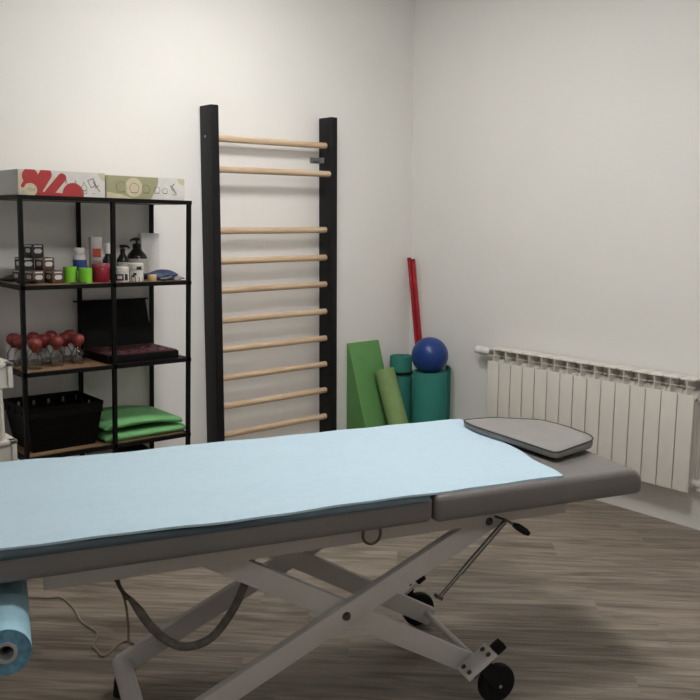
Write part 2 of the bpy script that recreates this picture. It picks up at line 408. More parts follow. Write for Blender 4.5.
for sc_ in (.85, .6, .3):
    rings.append([bc.verts.new(P(cx_+(p.x-cx_)*sc_, cy_+(p.y-cy_)*sc_, ztop(cx_+(p.x-cx_)*sc_)+.004*(1-sc_))) for p in ol])
for A, B in zip(rings, rings[1:]):
    for k in range(len(A)): bc.faces.new((A[k], A[(k+1) % len(A)], B[(k+1) % len(A)], B[k]))
bc.faces.new(rings[0][::-1]); bc.faces.new(rings[-1])
m_ = MB(); m_.merge(bc); m_.build('cover', CV, cu, 60)
PIPE = mat('dark_piping', (.035, .034, .034), .5)
MB().tube([P(cx_+(p.x-cx_)*.993, cy_+(p.y-cy_)*.993, ztop(p.x)-.001) for p in ol], .0027, 6, closed=True).build('piping', PIPE, cu)

# paper roll hung under the foot end
pr_ = table_thing('paper_roll', label='light blue disposable couch paper roll hanging under the table foot end', cat='paper roll')
PAPER = mat('blue_paper', (.33, .55, .66), .9, var=.06, scale=50, bump=.2, bscale=150)
PAPE = mat('blue_paper_wound_edge', (.11, .26, .37), .9, var=.35, scale=55, bump=.6, bscale=160)
rc = (-2.368, .528)
MB().lathe([(.052, 0.), (.052, .60), (.0515, .601), (.024, .601)], P(rc[0], -2.92, rc[1]), (0, 1, 0), 48).build('wound_paper', PAPER, pr_)
MB().lathe([(.052, .0), (.0515, -.0015), (.038, -.001), (.0235, -.0015)], P(rc[0], -2.92, rc[1]), (0, 1, 0), 48).build('wound_edge', PAPE, pr_, label='darker blue wound end of the paper')
MB().lathe([(.0235, -.004), (.0165, -.004), (.0165, .602), (.0235, .602), (.0235, -.004)], P(rc[0], -2.92, rc[1]), (0, 1, 0), 32).build('cardboard_core', mat('grey_card', (.36, .37, .37), .85), pr_)
hl = MB(); hl.cyl(P(rc[0], -2.89, rc[1]), P(rc[0], -2.26, rc[1]), .010, 12)
hl.box(P(rc[0]-.012, -2.28, rc[1]-.012), P(rc[0]+.012, -2.268, .629))
hl.build('roll_holder', BLK, tab)

# ------------------------------------------------------------------ radiator on the right wall
RADM = mat('radiator_enamel', (.73, .705, .65), .35, var=.01)
rad = empty('radiator', (0, 0, 0), label='long cream white sectional radiator hung on the right wall', cat='radiator')
RY0 = -.7286
sec = empty('radiator_section', (-.0, RY0, 0)); sec.parent = rad
def section_meshes():
    a = MB(); a.box((-.112, -.0775, .201), (-.104, -.0025, .653), .0015)
    b = MB()
    b.box((-.110, -.0422, .21), (-.022, -.0378, .718))                     # central web, its edge showing above the plate
    for x in (-.086, -.066, -.046): b.box((x, -.074, .215), (x+.0025, -.006, .625))
    b.box((-.03, -.079, .205), (-.026, -.001, .712))
    b.prism([(-.102, -.078, .630), (-.102, -.002, .630), (-.050, -.002, .668), (-.050, -.078, .668)], (.003, 0, 0))   # sloping deflector
    b.box((-.108, -.078, .686), (-.105, -.002, .6885))                     # thin bar across the outlet
    b.tube([(-.055, -.0795, .235), (-.055, -.0005, .235)], .019, 14); b.tube([(-.055, -.0795, .635), (-.055, -.0005, .635)], .017, 14)
    c = MB(); c.box((-.110, -.077, .7165), (-.022, -.003, .7245), .002)
    return a, b, c
fa, fb, fc = section_meshes()
fa.build('front_plate', RADM, sec); fb.build('fins', RADM, sec); fc.build('top_plate', RADM, sec)
for i in range(1, 15):
    c = copy_tree(sec, rad); c.location = (0, RY0-.08*i, 0)
for y in (RY0-.16, RY0-1.04): MB().box((-.03, y-.012, .55), (-.002, y+.012, .62)).build('wall_bracket', STEEL, rad)
GREYM = mat('grey_nickel', (.35, .34, .33), .35, .6)
v = MB(); v.cyl((-.055, RY0+.0005, .69), (-.055, RY0+.034, .692), .013, 16); v.box((-.067, RY0+.006, .678), (-.043, RY0+.026, .704), .003)
v.cyl((-.055, RY0+.022, .69), (-.002, RY0+.022, .69), .009, 12)
v = v.build('valve_body', GREYM, rad)
MB().lathe([(0, 0), (.014, 0), (.019, .006), (.021, .02), (.0235, .08), (.022, .094), (.013, .104), (0, .104)], (-.055, RY0+.032, .692), (-.05, 1, .03), 20).build('thermostat_head', mat('white_plastic', (.72, .70, .68), .4), v)
ye = RY0-1.2
MB().lathe([(.0, .0), (.022, 0), (.024, .01), (.019, .018), (.008, .022), (0, .022)], (-.055, ye, .69), (0, -1, 0), 20).build('end_plug', GREYM, rad)
lv2 = MB(); lv2.cyl((-.055, ye, .235), (-.055, ye-.03, .235), .017, 16); lv2.cyl((-.055, ye-.02, .235), (-.002, ye-.02, .235), .010, 12); lv2.cyl((-.055, ye-.02, .22), (-.055, ye-.02, .205), .012, 12)
lv2.build('lockshield_valve', RADM, rad)
rebase(rad, (-.056, RY0-.6, 0))

# ------------------------------------------------------------------ wall bars
BLKW = mat('black_lacquered_wood', (.008, .008, .009), .45, var=.15, spec=.25, bump=.05, bscale=60)
RUNG = wood('pale_birch', (.47, .33, .20), (.66, .51, .36), 0, 14, 3, .45, True, (.57, .42, .28), .06)
wb = empty('wall_bars', (-1.07, 0, 0), label='wall bars with two black posts and pale wooden rungs', cat='wall bars')
def wbp(x, y, z): return (x+1.07, y, z)
for x0, x1, zt in ((-1.468, -1.424, 1.968), (-.722, -.676, 1.963)):
    MB().box(wbp(x0, -.108, 0), wbp(x1, -.001, zt), .006, 3).build('post', BLKW, wb)
rz = [1.8133, 1.6620, 1.3612, 1.2093, 1.0614, .9091, .7579, .6106, .4606, .3089, .158]
for k, z in enumerate(rz):
    y = -.060 if k != 1 else -.0905
    o = MB().cyl((-.36, 0, 0), (.36, 0, 0), .0165, 18, bev=.002).build('rung', RUNG, wb)
    o.location = wbp(-1.073, y, z)
bk = MB(); bk.box(wbp(-.785, -.004, 1.722), wbp(-.722, -.001, 1.752), .001); bk.box(wbp(-.726, -.05, 1.722), wbp(-.7225, -.001, 1.752), .001)
bk.tube([wbp(-.765, -.006, 1.737), wbp(-.73, -.01, 1.737)], .005, 8)
bk.build('metal_bracket', mat('galvanised_steel', (.30, .31, .31), .4, .7), wb)
MB().lathe([(0, .004), (.004, .004), (.006, 0)], wbp(-1.4685, -.05, 1.82), (-1, 0, 0), 10).build('screw', GREYM, wb)

# ------------------------------------------------------------------ foam wedge, mats, ball, red bars in the corner
wd = MB().prism([(-.518, -.006, 0), (-.518, -.25, 0), (-.518, -.018, .703), (-.518, -.006, .703)], (.241, 0, 0), .004).build('foam_wedge', mat('green_foam', (.115, .285, .090), .85, var=.04, bump=.1), None, label='tall green foam wedge standing against the wall beside the wall bars', cat='foam wedge')
q0, q1 = Vector((-.345, -.356, .024)), Vector((-.352, -.150, .548)); ax = (q1-q0).normalized(); ln = (q1-q0).length
gr = empty('foam_roller', (0, 0, 0), label='pale olive green foam roller leaning on the green wedge', cat='foam roller')
LG = mat('olive_green_foam', (.22, .345, .13), .8, var=.05, bump=.1)
MB().lathe([(.018, 0), (.055, 0), (.060, .004), (.060, ln-.004), (.056, ln), (.018, ln)], q0, ax, 32).build('foam_body', LG, gr)
MB().lathe([(.018, .001), (.0175, ln-.012), (0, ln-.012)], q0, ax, 20).build('hollow_core', mat('roller_core', (.09, .16, .06), .8), gr)
rebase(gr, (-.345, -.356, 0))
TEAL = mat('teal_mat', (.018, .165, .135), .75, var=.06, scale=14, bump=.15, bscale=180)
def mat_roll(name, cx, cy, r_in, r_out, turns, h, th, start, parent):
    """a rolled mat: one spiral sheet standing upright"""
    b = bmesh.new(); N = int(turns*36); prev = None; first = None
    for i in range(N+1):
        a = start + 2*math.pi*turns*i/N; r = r_in+(r_out-th/2-r_in)*i/N
        dx, dy = math.cos(a), math.sin(a)
        ring = [b.verts.new((cx+dx*(r+o), cy+dy*(r+o), z)) for o, z in ((-th/2, 0), (th/2, 0), (th/2, h-.002), (th/2-.002, h), (-th/2+.002, h), (-th/2, h-.002))]
        if prev:
            for k in range(6): b.faces.new((prev[k], prev[(k+1) % 6], ring[(k+1) % 6], ring[k]))
        else: b.faces.new(ring[::-1])
        prev = ring
    b.faces.new(prev)
    m = MB(); m.merge(b); return m.build(name, TEAL, parent, 50)
t1 = empty('exercise_mat', (-.196, -.125, 0), label='rolled teal exercise mat with a black strap, standing behind the blue ball', cat='exercise mat', group='rolled teal mats in the corner')
mat_roll('rolled_sheet', 0, 0, .016, .072, 4, .612, .0115, .3, t1)
MB().lathe([(.0715, 0), (.0745, 0), (.0745, .016), (.0715, .016), (.0715, 0)], (0, 0, .505), n=32).build('strap', BLK, t1)
t2 = empty('exercise_mat', (-.171, -.345, 0), label='rolled teal exercise mat carrying the blue ball on its top', cat='exercise mat', group='rolled teal mats in the corner')
mat_roll('rolled_sheet', 0, 0, .045, .106, 5, .546, .0115, -1.1, t2)
fl = MB(); pts = [(.108, -.02), (.122, -.035), (.134, -.03), (.142, -.012), (.147, .01)]
b_ = bmesh.new(); pv = None
for x, y in pts:
    rg = [b_.verts.new((x, y, 0)), b_.verts.new((x+.004, y-.009, 0)), b_.verts.new((x+.004, y-.009, .530+(x-.108)*.9)), b_.verts.new((x, y, .530+(x-.108)*.9))]
    if pv:
        for k in range(4): b_.faces.new((pv[k], pv[(k+1) % 4], rg[(k+1) % 4], rg[k]))
    else: b_.faces.new(rg)
    pv = rg
b_.faces.new(pv[::-1]); fl.merge(b_); fl.build('loose_flap', TEAL, t2)
MB().sphere((-.178, -.350, .6395), .107, 40).build('exercise_ball', mat('blue_ball_rubber', (.009, .040, .20), .33, var=.03), None, label='small blue exercise ball resting on the rolled teal mat', cat='ball')
REDM = mat('red_paint', (.36, .010, .018), .4, var=.04)
def stick(a, b, lab):
    t = empty('exercise_bar', (0, 0, 0), label=lab, cat='exercise bar', group='red bars leaning in the corner')
    a = Vector(a); b = Vector(b); d = (b-a).normalized()
    MB().cyl(a, b-d*.012, .0118, 16).build('bar', REDM, t)
    MB().lathe([(.0125, -.014), (.0125, .0), (.010, .002), (0, .002)], b, d, 16).build('end_cap', mat('dark_red_cap', (.20, .006, .012), .5), t)
    rebase(t, (a.x, a.y, 0))
stick((-.022, -.185, .006), (-.038, -.024, 1.186), 'longer red exercise bar leaning in the room corner behind the blue ball')
stick((-.016, -.2095, .006), (-.030, -.0495, 1.178), 'shorter red exercise bar leaning in the room corner behind the blue ball')

# ------------------------------------------------------------------ shelf unit
FR = mat('black_steel_tube', (.005, .005, .005), .5, var=.1, spec=.15)
OAK = wood('oak_board', (.15, .085, .040), (.25, .16, .085), 0, 9, 4, .5, True, (.20, .12, .06), .05)
BLB = mat('black_board', (.012, .011, .010), .5, spec=.3)
sh = empty('shelf_unit', (-2.16, -.195, 0), label='black steel shelf unit with oak boards against the white wall', cat='shelf unit')
ox, oy = 2.16, .195
YF, YB = -.372, -.022
def xl(z): return -2.541+.0275*z
def xr(z): return -1.803+.0325*z
def xm(z): return (xl(z)+xr(z))/2+.012
for fx in (xl, xm, xr):
    for y in (YF, YB):
        MB().bar((fx(0)+ox, y+oy, 0), (fx(1.485)+ox, y+oy, 1.485), .0165, .0165, (1, 0, 0)).build('post', FR, sh)
LEV = [.10, .448, .797, 1.147, 1.502]
for z in LEV:
    zz = z-.009
    for y in (YF, YB): MB().bar((xl(zz)-.011+ox, y+oy, zz), (xr(zz)+.011+ox, y+oy, zz), .0165, .017).build('rail', FR, sh)
    for fx in (xl, xr): MB().box((fx(zz)-.008+ox, YF+.008+oy, zz-.0085), (fx(zz)+.008+ox, YB-.008+oy, zz+.0085)).build('side_rail', FR, sh)
    for a, b, mm in ((xl(z)+.011, xm(z)-.001, OAK), (xm(z)+.001, xr(z)-.011, BLB if z == .797 else OAK)):
        MB().box((a+ox, YF+.0105+oy, z-.016), (b+ox, YB-.0105+oy, z), .001).build('board', mm, sh)
Z1, Z2, Z3, Z4, Z5 = LEV

# printed cartons on the top shelf
CARD = mat('carton_cream', (.56, .52, .44), .7, var=.03, scale=8)
CSIDE = mat('carton_grey_side', (.56, .56, .56), .7, var=.02)
def disc(c, r, n=28): return [(c[0]+r*math.cos(2*math.pi*k/n), c[1]+r*math.sin(2*math.pi*k/n)) for k in range(n)]
def capsule(a, b, r, n=12):
    a = Vector(a); b = Vector(b); th = math.atan2((b-a).y, (b-a).x)
    return [tuple(b+Vector((math.cos(th-math.pi/2+math.pi*k/n), math.sin(th-math.pi/2+math.pi*k/n)))*r) for k in range(n+1)] + [tuple(a+Vector((math.cos(th+math.pi/2+math.pi*k/n), math.sin(th+math.pi/2+math.pi*k/n)))*r) for k in range(n+1)]
def stroke(pts, w):
    out = []
    for a, b in zip(pts, pts[1:]): out.append(capsule(a, b, w, 3))
    return out
def arc(c, r, a0, a1, n=12): return [(c[0]+r*math.cos(math.radians(a0+(a1-a0)*k/n)), c[1]+r*math.sin(math.radians(a0+(a1-a0)*k/n))) for k in range(n+1)]
def print_part(name, polys, wdt, hgt, y, m, parent):
    b = MB(); 
    for i, pl in enumerate(polys):
        pl = clip_rect(pl, 0, wdt, 0, hgt)
        if len(pl) < 3: continue
        A = [b.bm.verts.new((p[0], y-.00002*(i % 7), p[1])) for p in pl]
        b.bm.faces.new(A)
    return b.build(name, m, parent, 0)
def carton(x, y, z, wdt, dep, hgt, rz, label):
    t = empty('carton', (x, y, z), rz, label=label, cat='carton', group='printed cartons on top of the shelf')
    MB().box((0, 0, 0), (wdt, dep, hgt), .0012).build('carton_body', CARD, t)
    return t
c1 = carton(-2.5, -.362, Z5, .357, .26, .099, 0, 'carton with red blob print on top of the shelf')
MB().box((-.0008, .002, .001), (.0, .258, .098)).build('side_panel', CSIDE, c1)
def z1(X, Y): return ((X-120)/608*.357, .099-(Y-75-(X-120)*.047)/172*.099)
RED = mat('red_print', (.36, .028, .030), .6, var=.05); INK = mat('ink_print', (.12, .11, .095), .7); YEL = mat('straw_print', (.52, .45, .31), .7); OLV = mat('olive_print', (.30, .29, .17), .7, var=.04); PALE = mat('pale_print', (.60, .585, .55), .7)
k1 = .357/608
print_part('straw_print', [disc(z1(120, 150), 62*k1)], .357, .099, -.0004, YEL, c1)
print_part('pale_print', [[(.19, 0), (.357, 0), (.357, .099), (.13, .099)]], .357, .099, -.0003, PALE, c1)
print_part('straw_corner', [disc(z1(728, 110), 48*k1)], .357, .099, -.0006, YEL, c1)
print_part('red_print', [disc(z1(200, 125), 55*k1), capsule(z1(180, 140), z1(148, 188), 12*k1), capsule(z1(305, 112), z1(238, 215), 42*k1), capsule(z1(418, 135), z1(325, 240), 30*k1), disc(z1(495, 248), 76*k1), capsule(z1(240, 245), z1(480, 268), 20*k1)], .357, .099, -.0008, RED, c1)
print_part('straw_spot', [disc(z1(200, 215), 44*k1)], .357, .099, -.0012, YEL, c1)
ik = []
ik += stroke([z1(*p) for p in ((180, 212), (200, 205), (215, 212), (235, 206))], .0009)+stroke([z1(*p) for p in ((190, 222), (232, 220))], .0008)
ik += stroke([z1(*p) for p in ((555, 245), (555, 200), (565, 185), (572, 165), (580, 185), (592, 200), (592, 245), (555, 245))], .0010)
ik += stroke([z1(*p) for p in ((565, 225), (585, 225))], .002)
ik += stroke([z1(*p) for p in ((505, 190), (513, 152), (521, 190))], .0009)+stroke([z1(*p) for p in ((440, 180), (447, 150), (455, 180))], .0009)
ik += stroke([z1(*p) for p in ((600, 155), (640, 140), (660, 185), (625, 205), (600, 155))], .0014)
ik += stroke([z1(*p) for p in ((640, 165), (690, 235))], .0016)+stroke([z1(*p) for p in ((655, 205), (678, 190))], .0016)+stroke([z1(*p) for p in ((635, 247), (650, 247))], .001)
print_part('line_icons', ik, .357, .099, -.0014, INK, c1)['kind'] = 'stuff'
c2 = carton(-2.136, -.362, Z5, .365, .26, .093, 0, 'carton with olive print and outlined cups on top of the shelf')
def z2(X, Y): return ((X-80)/550*.365, .093-(Y-75-(X-80)*.035)/160*.093)
k2 = .365/550
print_part('olive_print', [[z2(75, 70), z2(435, 60), z2(440, 120), z2(420, 180), z2(380, 250), z2(75, 260)]], .365, .093, -.0004, OLV, c2)
print_part('pale_print', [[z2(436, 60), z2(640, 60), z2(640, 270), z2(385, 270), z2(420, 185), z2(440, 120)]], .365, .093, -.0005, PALE, c2)
for q_ in (disc(z2(265, 160), 60*k2), [z2(70, 190), z2(180, 210), z2(300, 260), z2(70, 280)], disc(z2(620, 95), 40*k2)): print_part('straw_print', [q_], .365, .093, -.0007, YEL, c2)
ik = []
for X, Y, r in ((178, 158, 34), (268, 165, 32), (350, 172, 27), (428, 178, 22), (487, 185, 18)):
    a = [(z2(X, Y)[0]+r*k2*math.cos(math.radians(d)), z2(X, Y)[1]+r*k2*.95*math.sin(math.radians(d))) for d in range(-50, 231, 20)]
    ik += stroke(a, .0010) + stroke([z2(X-r*.7, Y+r*1.05), z2(X+r*.7, Y+r*1.05)], .0016)
ik += stroke([z2(*p) for p in ((525, 145), (545, 165), (570, 205))], .0018)+stroke([z2(*p) for p in ((540, 150), (555, 130))], .0018)+stroke([z2(*p) for p in ((530, 165), (545, 180))], .0012)+stroke([z2(*p) for p in ((540, 212), (570, 212))], .001)
print_part('line_icons', ik, .365, .093, -.0012, INK, c2)['kind'] = 'stuff'

# tape boxes
TBK = mat('tape_box_black', (.022, .020, .022), .5, var=.3, scale=60); TBR = mat('tape_box_brown', (.075, .040, .032), .5, var=.3, scale=60); TWH = mat('tape_label', (.52, .50, .48), .6)
def tape_box(x, y, z, rz, brown, label):
    t = empty('tape_box', (x, y, z), math.radians(rz), label=label, cat='small box', group='stacked tape boxes on the second shelf')
    w_, d_, h_ = .054, .058, .0525
    MB().box((-w_/2, -d_/2, 0), (w_/2, d_/2, h_), .0012).build('carton', TBR if brown else TBK, t)
    s = MB()
    hexa = [(-.019, .026), (-.012, .035), (.012, .035), (.019, .026), (.012, .016), (-.012, .016)]
    s.prism([(a, -d_/2-.0002, b) for a, b in hexa], (0, -.0004, 0)); s.prism([(-w_/2-.0002, a, b) for a, b in [(p[0]*.9, p[1]*.9+.004) for p in hexa]], (-.0004, 0, 0))
    s.build('label_shape', TWH, t, 0)
    s = MB(); s.box((-w_/2-.0006, -d_/2+.004, h_-.009), (-w_/2-.0002, d_/2-.004, h_-.003)); s.box((-.018, -d_/2-.0006, h_-.010), (.018, -d_/2-.0002, h_-.004)); s.build('label_strip', TWH, t, 0)
    return t
tape_box(-2.413, -.250, Z4, 14, True, 'brown tape box at the bottom of the stack next to the black shelf post')
tape_box(-2.340, -.272, Z4, 12, True, 'brown tape box on the second shelf beside the lime tape rolls')
tape_box(-2.432, -.160, Z4, 10, False, 'black tape box at the bottom of the stack behind the brown ones')
tape_box(-2.355, -.185, Z4, 16, True, 'brown tape box at the bottom of the stack, behind the one beside the lime rolls')
tape_box(-2.366, -.240, Z4+.053, 15, True, 'brown tape box in the middle layer of the stack')
tape_box(-2.434, -.200, Z4+.053, 12, False, 'black tape box in the middle layer of the stack')
tape_box(-2.398, -.215, Z4+.106, 13, False, 'black tape box on the very top of the stack')

# lime tape rolls
LIME = mat('lime_tape', (.17, .50, .025), .6, var=.05)
def tape_roll(x, y, r, h, label):
    t = empty('tape_roll', (x, y, Z4), label=label, cat='tape roll', group='lime tape rolls on the second shelf')
    MB().lathe([(.018, 0), (r, 0), (r, h), (.018, h)], n=32).build('wound_tape', LIME, t)
    MB().lathe([(.0181, 0), (.0155, 0), (.0155, h+.0005), (.0181, h+.0005)], n=24).build('core', TWH, t)
tape_roll(-2.268, -.262, .0275, .066, 'lime green tape roll beside the brown tape boxes')
tape_roll(-2.220, -.305, .0275, .062, 'lime green tape roll beside the red jar')
m_ = MB(); m_.box((-.035, -.008, 0), (.03, .008, .006), .002); m_.cyl((.005, -.011, .006), (.005, .012, .006), .006, 12)
o = m_.build('tape_cutter', mat('dark_olive_plastic', (.05, .08, .02), .5), None, label='small dark green strip lying before the lime tape rolls', cat='tape cutter'); o.location = (-2.265, -.342, Z4)
# red jar
rj = empty('red_jar', (-2.142, -.285, Z4), label='red translucent jar on the second shelf', cat='jar')
MB().lathe([(0, 0), (.032, 0), (.036, .005), (.0365, .058), (.033, .064), (0, .064)], n=32).build('jar_body', mat('red_plastic', (.26, .010, .030), .35, var=.1), rj)
MB().lathe([(.0345, .062), (.0375, .062), (.0375, .076), (.035, .079), (0, .079)], n=32).build('lid', mat('dull_red_lid', (.30, .05, .06), .35), rj)
# white bottle with blue label
WPL = mat('white_plastic', (.72, .70, .68), .4)
b1 = empty('pill_bottle', (-2.196, -.195, Z4), label='white plastic bottle with a blue label behind the lime tape rolls', cat='bottle')
MB().lathe([(0, 0), (.026, 0), (.028, .003), (.028, .098), (.024, .112), (.019, .116), (0, .116)], n=28).build('bottle_body', WPL, b1)
MB().lathe([(.021, .116), (.0225, .118), (.0225, .140), (.020, .143), (0, .143)], n=24).build('screw_cap', WPL, b1)
lb = MB(); lb.lathe([(.0283, .045), (.0285, .045), (.0285, .092), (.0283, .092)], n=28); lb.build('label_band', mat('blue_label', (.03, .075, .27), .5, var=.2, scale=90), b1)
# tall white tube with orange-red square
tt = empty('cream_tube_box', (-2.103, -.15, Z4), math.radians(-8), label='tall white box with an orange red square on the second shelf', cat='box')
MB().box((-.0245, -.02, 0), (.0245, .02, .188), .0015).build('carton', mat('white_card', (.55, .53, .51), .6), tt)
MB().box((-.018, -.0206, .100), (.018, -.0201, .138)).build('red_square', mat('orange_red_print', (.52, .085, .045), .6), tt)
MB().box((-.018, -.0206, .060), (.018, -.0201, .085)).build('grey_square', mat('grey_print', (.30, .29, .28), .6), tt)
# spray bottle behind post
sp = empty('spray_bottle', (-2.055, -.17, Z4), label='dark spray bottle with a white cap behind the middle shelf post', cat='bottle')
MB().lathe([(0, 0), (.022, 0), (.023, .004), (.023, .085), (.012, .108), (.012, .115), (0, .115)], n=24).build('bottle_body', mat('dark_bottle', (.012, .012, .013), .25), sp)
MB().lathe([(.0125, .115), (.0135, .116), (.012, .160), (.010, .163), (0, .163)], n=20).build('cap', WPL, sp)
# pump bottles
DKB = mat('dark_bottle', (.012, .012, .013), .25); LBL = mat('cream_label', (.46, .43, .37), .6, var=.08, scale=70)
def pump(x, y, r, hb, ht, rz, label):
    t = empty('pump_bottle', (x, y, Z4), math.radians(rz), label=label, cat='bottle', group='dark pump bottles on the second shelf')
    MB().lathe([(0, 0), (r-.003, 0), (r, .003), (r, hb*.70), (r*.9, hb*.78), (r*.5, hb*.93), (r*.36, hb), (0, hb)], n=32).build('bottle_body', DKB, t)
    MB().lathe([(r+.0002, hb*.06), (r+.0005, hb*.06), (r+.0005, hb*.66), (r+.0002, hb*.66)], n=32).build('label_band', LBL, t)
    p = MB(); p.lathe([(r*.40, hb), (r*.40, hb+.016), (r*.34, hb+.019), (0, hb+.019)], n=20); p.cyl((0, 0, hb+.018), (0, 0, ht-.008), .0045, 12)
    p.tube([(.012, 0, ht-.004), (0, 0, ht-.003), (-.02, 0, ht-.003), (-.031, 0, ht-.007), (-.033, 0, ht-.013)], [.007, .0075, .0055, .0045, .0035], 10)
    p.build('pump_head', BLK, t)
pump(-1.998, -.20, .027, .120, .152, 185, 'smaller dark pump bottle between the jars and the taller pump bottle')
pump(-1.912, -.165, .0455, .140, .182, 10, 'taller dark pump bottle with a cream label')
# frosted box behind
MB().box((-.046, -.02, 0), (.046, .02, .205), .002).build('clear_box', mat('frosted_white_carton', (.68, .67, .65), .45, var=.04), None, label='tall pale carton behind the taller pump bottle', cat='box').location = (-1.812, -.085, Z4)
# jars
def jar(x, y, r, h, label, body, bands, lid):
    t = empty('cream_jar', (x, y, Z4), label=label, cat='jar')
    MB().lathe([(0, 0), (r-.002, 0), (r, .002), (r, h*.62), (r-.003, h*.66), (0, h*.66)], n=32).build('jar_body', body, t)
    MB().lathe([(r-.001, h*.66), (r+.001, h*.67), (r+.001, h-.003), (r-.002, h), (0, h)], n=32).build('lid', lid, t)
    return t
JW = mat('jar_white', (.56, .54, .50), .45); INKB = mat('black_print', (.015, .015, .017), .5); NAVY = mat('navy_print', (.03, .04, .07), .5)
def band(t, r, h0, h1, a0, a1, m, nm):
    b = MB(); prev = None
    for k in range(9):
        a = math.radians(a0+(a1-a0)*k/8); v0 = b.bm.verts.new((r*math.cos(a), r*math.sin(a), h0)); v1 = b.bm.verts.new((r*math.cos(a), r*math.sin(a), h1))
        if prev: b.bm.faces.new((prev[0], v0, v1, prev[1]))
        prev = (v0, v1)
    b.build(nm, m, t)
j1 = jar(-2.057, -.305, .032, .064, 'white jar with a black label by the middle shelf post', JW, None, JW)
band(j1, .0323, .006, .034, 195, 262, INKB, 'black_label'); band(j1, .0323, .006, .034, 270, 300, INKB, 'black_label')
band(j1, .0326, .013, .027, 212, 250, JW, 'label_mark')
j2 = jar(-1.993, -.312, .033, .079, 'cream jar with dark marks and a navy foot', JW, None, JW)
band(j2, .0333, .001, .020, 150, 390, NAVY, 'navy_band'); band(j2, .0343, .052, .066, 250, 290, INKB, 'dark_mark'); band(j2, .0333, .028, .038, 225, 250, INKB, 'dark_mark')
band(j2, .0333, .020, .028, 210, 240, NAVY, 'navy_wave')
wc_ = MB().lathe([(0, 0), (.019, 0), (.020, .002), (.020, .024), (.018, .027), (0, .027)], n=24).build('wooden_cap', mat('light_bamboo', (.52, .38, .20), .5), None, label='small light wooden cap in front of the pump bottles', cat='cap'); wc_.location = (-1.916, -.315, Z4)
o = MB().lathe([(0, 0), (.015, 0), (.016, .003), (.015, .034), (0, .036)], n=20).build('black_pot', BLK, None, label='tiny black pot between the cream jar and the wooden cap', cat='pot'); o.location = (-1.945, -.265, Z4)
# pouch: soft flat bag
def pouch(name, w_, d_, h_, m, loc, rz, label, cat, nx=14, ny=8):
    b = bmesh.new()
    def zz(u, v, sg):
        e = max(0, (1-abs(u)**3)*(1-abs(v)**3))
        return h_*.5 + sg*h_*.5*e**.6*(1+.25*math.sin(5*u+2*v)) + .004*math.sin(3*u)
    T = [[b.verts.new((w_/2*(2*i/nx-1), d_/2*(2*j/ny-1), max(.001, zz(2*i/nx-1, 2*j/ny-1, 1)))) for j in range(ny+1)] for i in range(nx+1)]
    Bm = [[b.verts.new((w_/2*(2*i/nx-1), d_/2*(2*j/ny-1), max(.0, zz(2*i/nx-1, 2*j/ny-1, -1)-.0005))) for j in range(ny+1)] for i in range(nx+1)]
    for i in range(nx):
        for j in range(ny):
            b.faces.new((T[i][j], T[i+1][j], T[i+1][j+1], T[i][j+1])); b.faces.new((Bm[i][j], Bm[i][j+1], Bm[i+1][j+1], Bm[i+1][j]))
    for i in range(nx):
        b.faces.new((Bm[i][0], Bm[i+1][0], T[i+1][0], T[i][0])); b.faces.new((T[i][ny], T[i+1][ny], Bm[i+1][ny], Bm[i][ny]))
    for j in range(ny):
        b.faces.new((T[0][j], T[0][j+1], Bm[0][j+1], Bm[0][j])); b.faces.new((T[nx][j], Bm[nx][j], Bm[nx][j+1], T[nx][j+1]))
    mm = MB(); mm.merge(b); o = mm.build(name, m, None, 70, label=label, cat=cat); o.location = loc; o.rotation_euler = (0, 0, math.radians(rz)); return o
pouch('pouch', .145, .12, .036, mat('blue_fabric', (.045, .065, .13), .7, var=.3, scale=25), (-1.832, -.225, Z4), 8, 'crumpled dark blue pouch at the end of the second shelf', 'pouch')
pouch('eye_mask', .075, .05, .022, mat('navy_satin', (.015, .022, .05), .35), (-1.853, -.322, Z4), -6, 'small shiny navy packet before the blue pouch', 'packet')
pouch('sachet', .07, .06, .012, mat('mauve_foil', (.25, .20, .22), .4), (-1.80, -.318, Z4), 12, 'flat mauve sachet beside the navy packet', 'sachet')
# dark tools at the far left end
sc_ = empty('scissors', (-2.462, -.285, Z4), math.radians(80), label='dark grey scissors lying by the corner post on the second shelf', cat='scissors')
for sg in (-1, 1):
    MB().prism([(0, 0, .006+.004*sg), (.08, .012*sg, .006+.004*sg), (.08, .018*sg, .006+.004*sg), (0, .010*sg, .006+.004*sg)], (0, 0, .003)).build('blade', mat('dull_steel', (.12, .13, .14), .4, .8), sc_)
    MB().tube([Vector((-.035+.028*math.cos(a), .022*sg+.016*math.sin(a), .012)) for a in [2*math.pi*k/14 for k in range(14)]], .0055, 8, closed=True).build('handle', BLK, sc_)
pouch('glove_packet', .10, .10, .022, mat('grey_cloth', (.06, .065, .07), .8, var=.3), (-2.44, -.085, Z4), 20, 'crumpled dark grey cloth at the back of the second shelf', 'cloth')

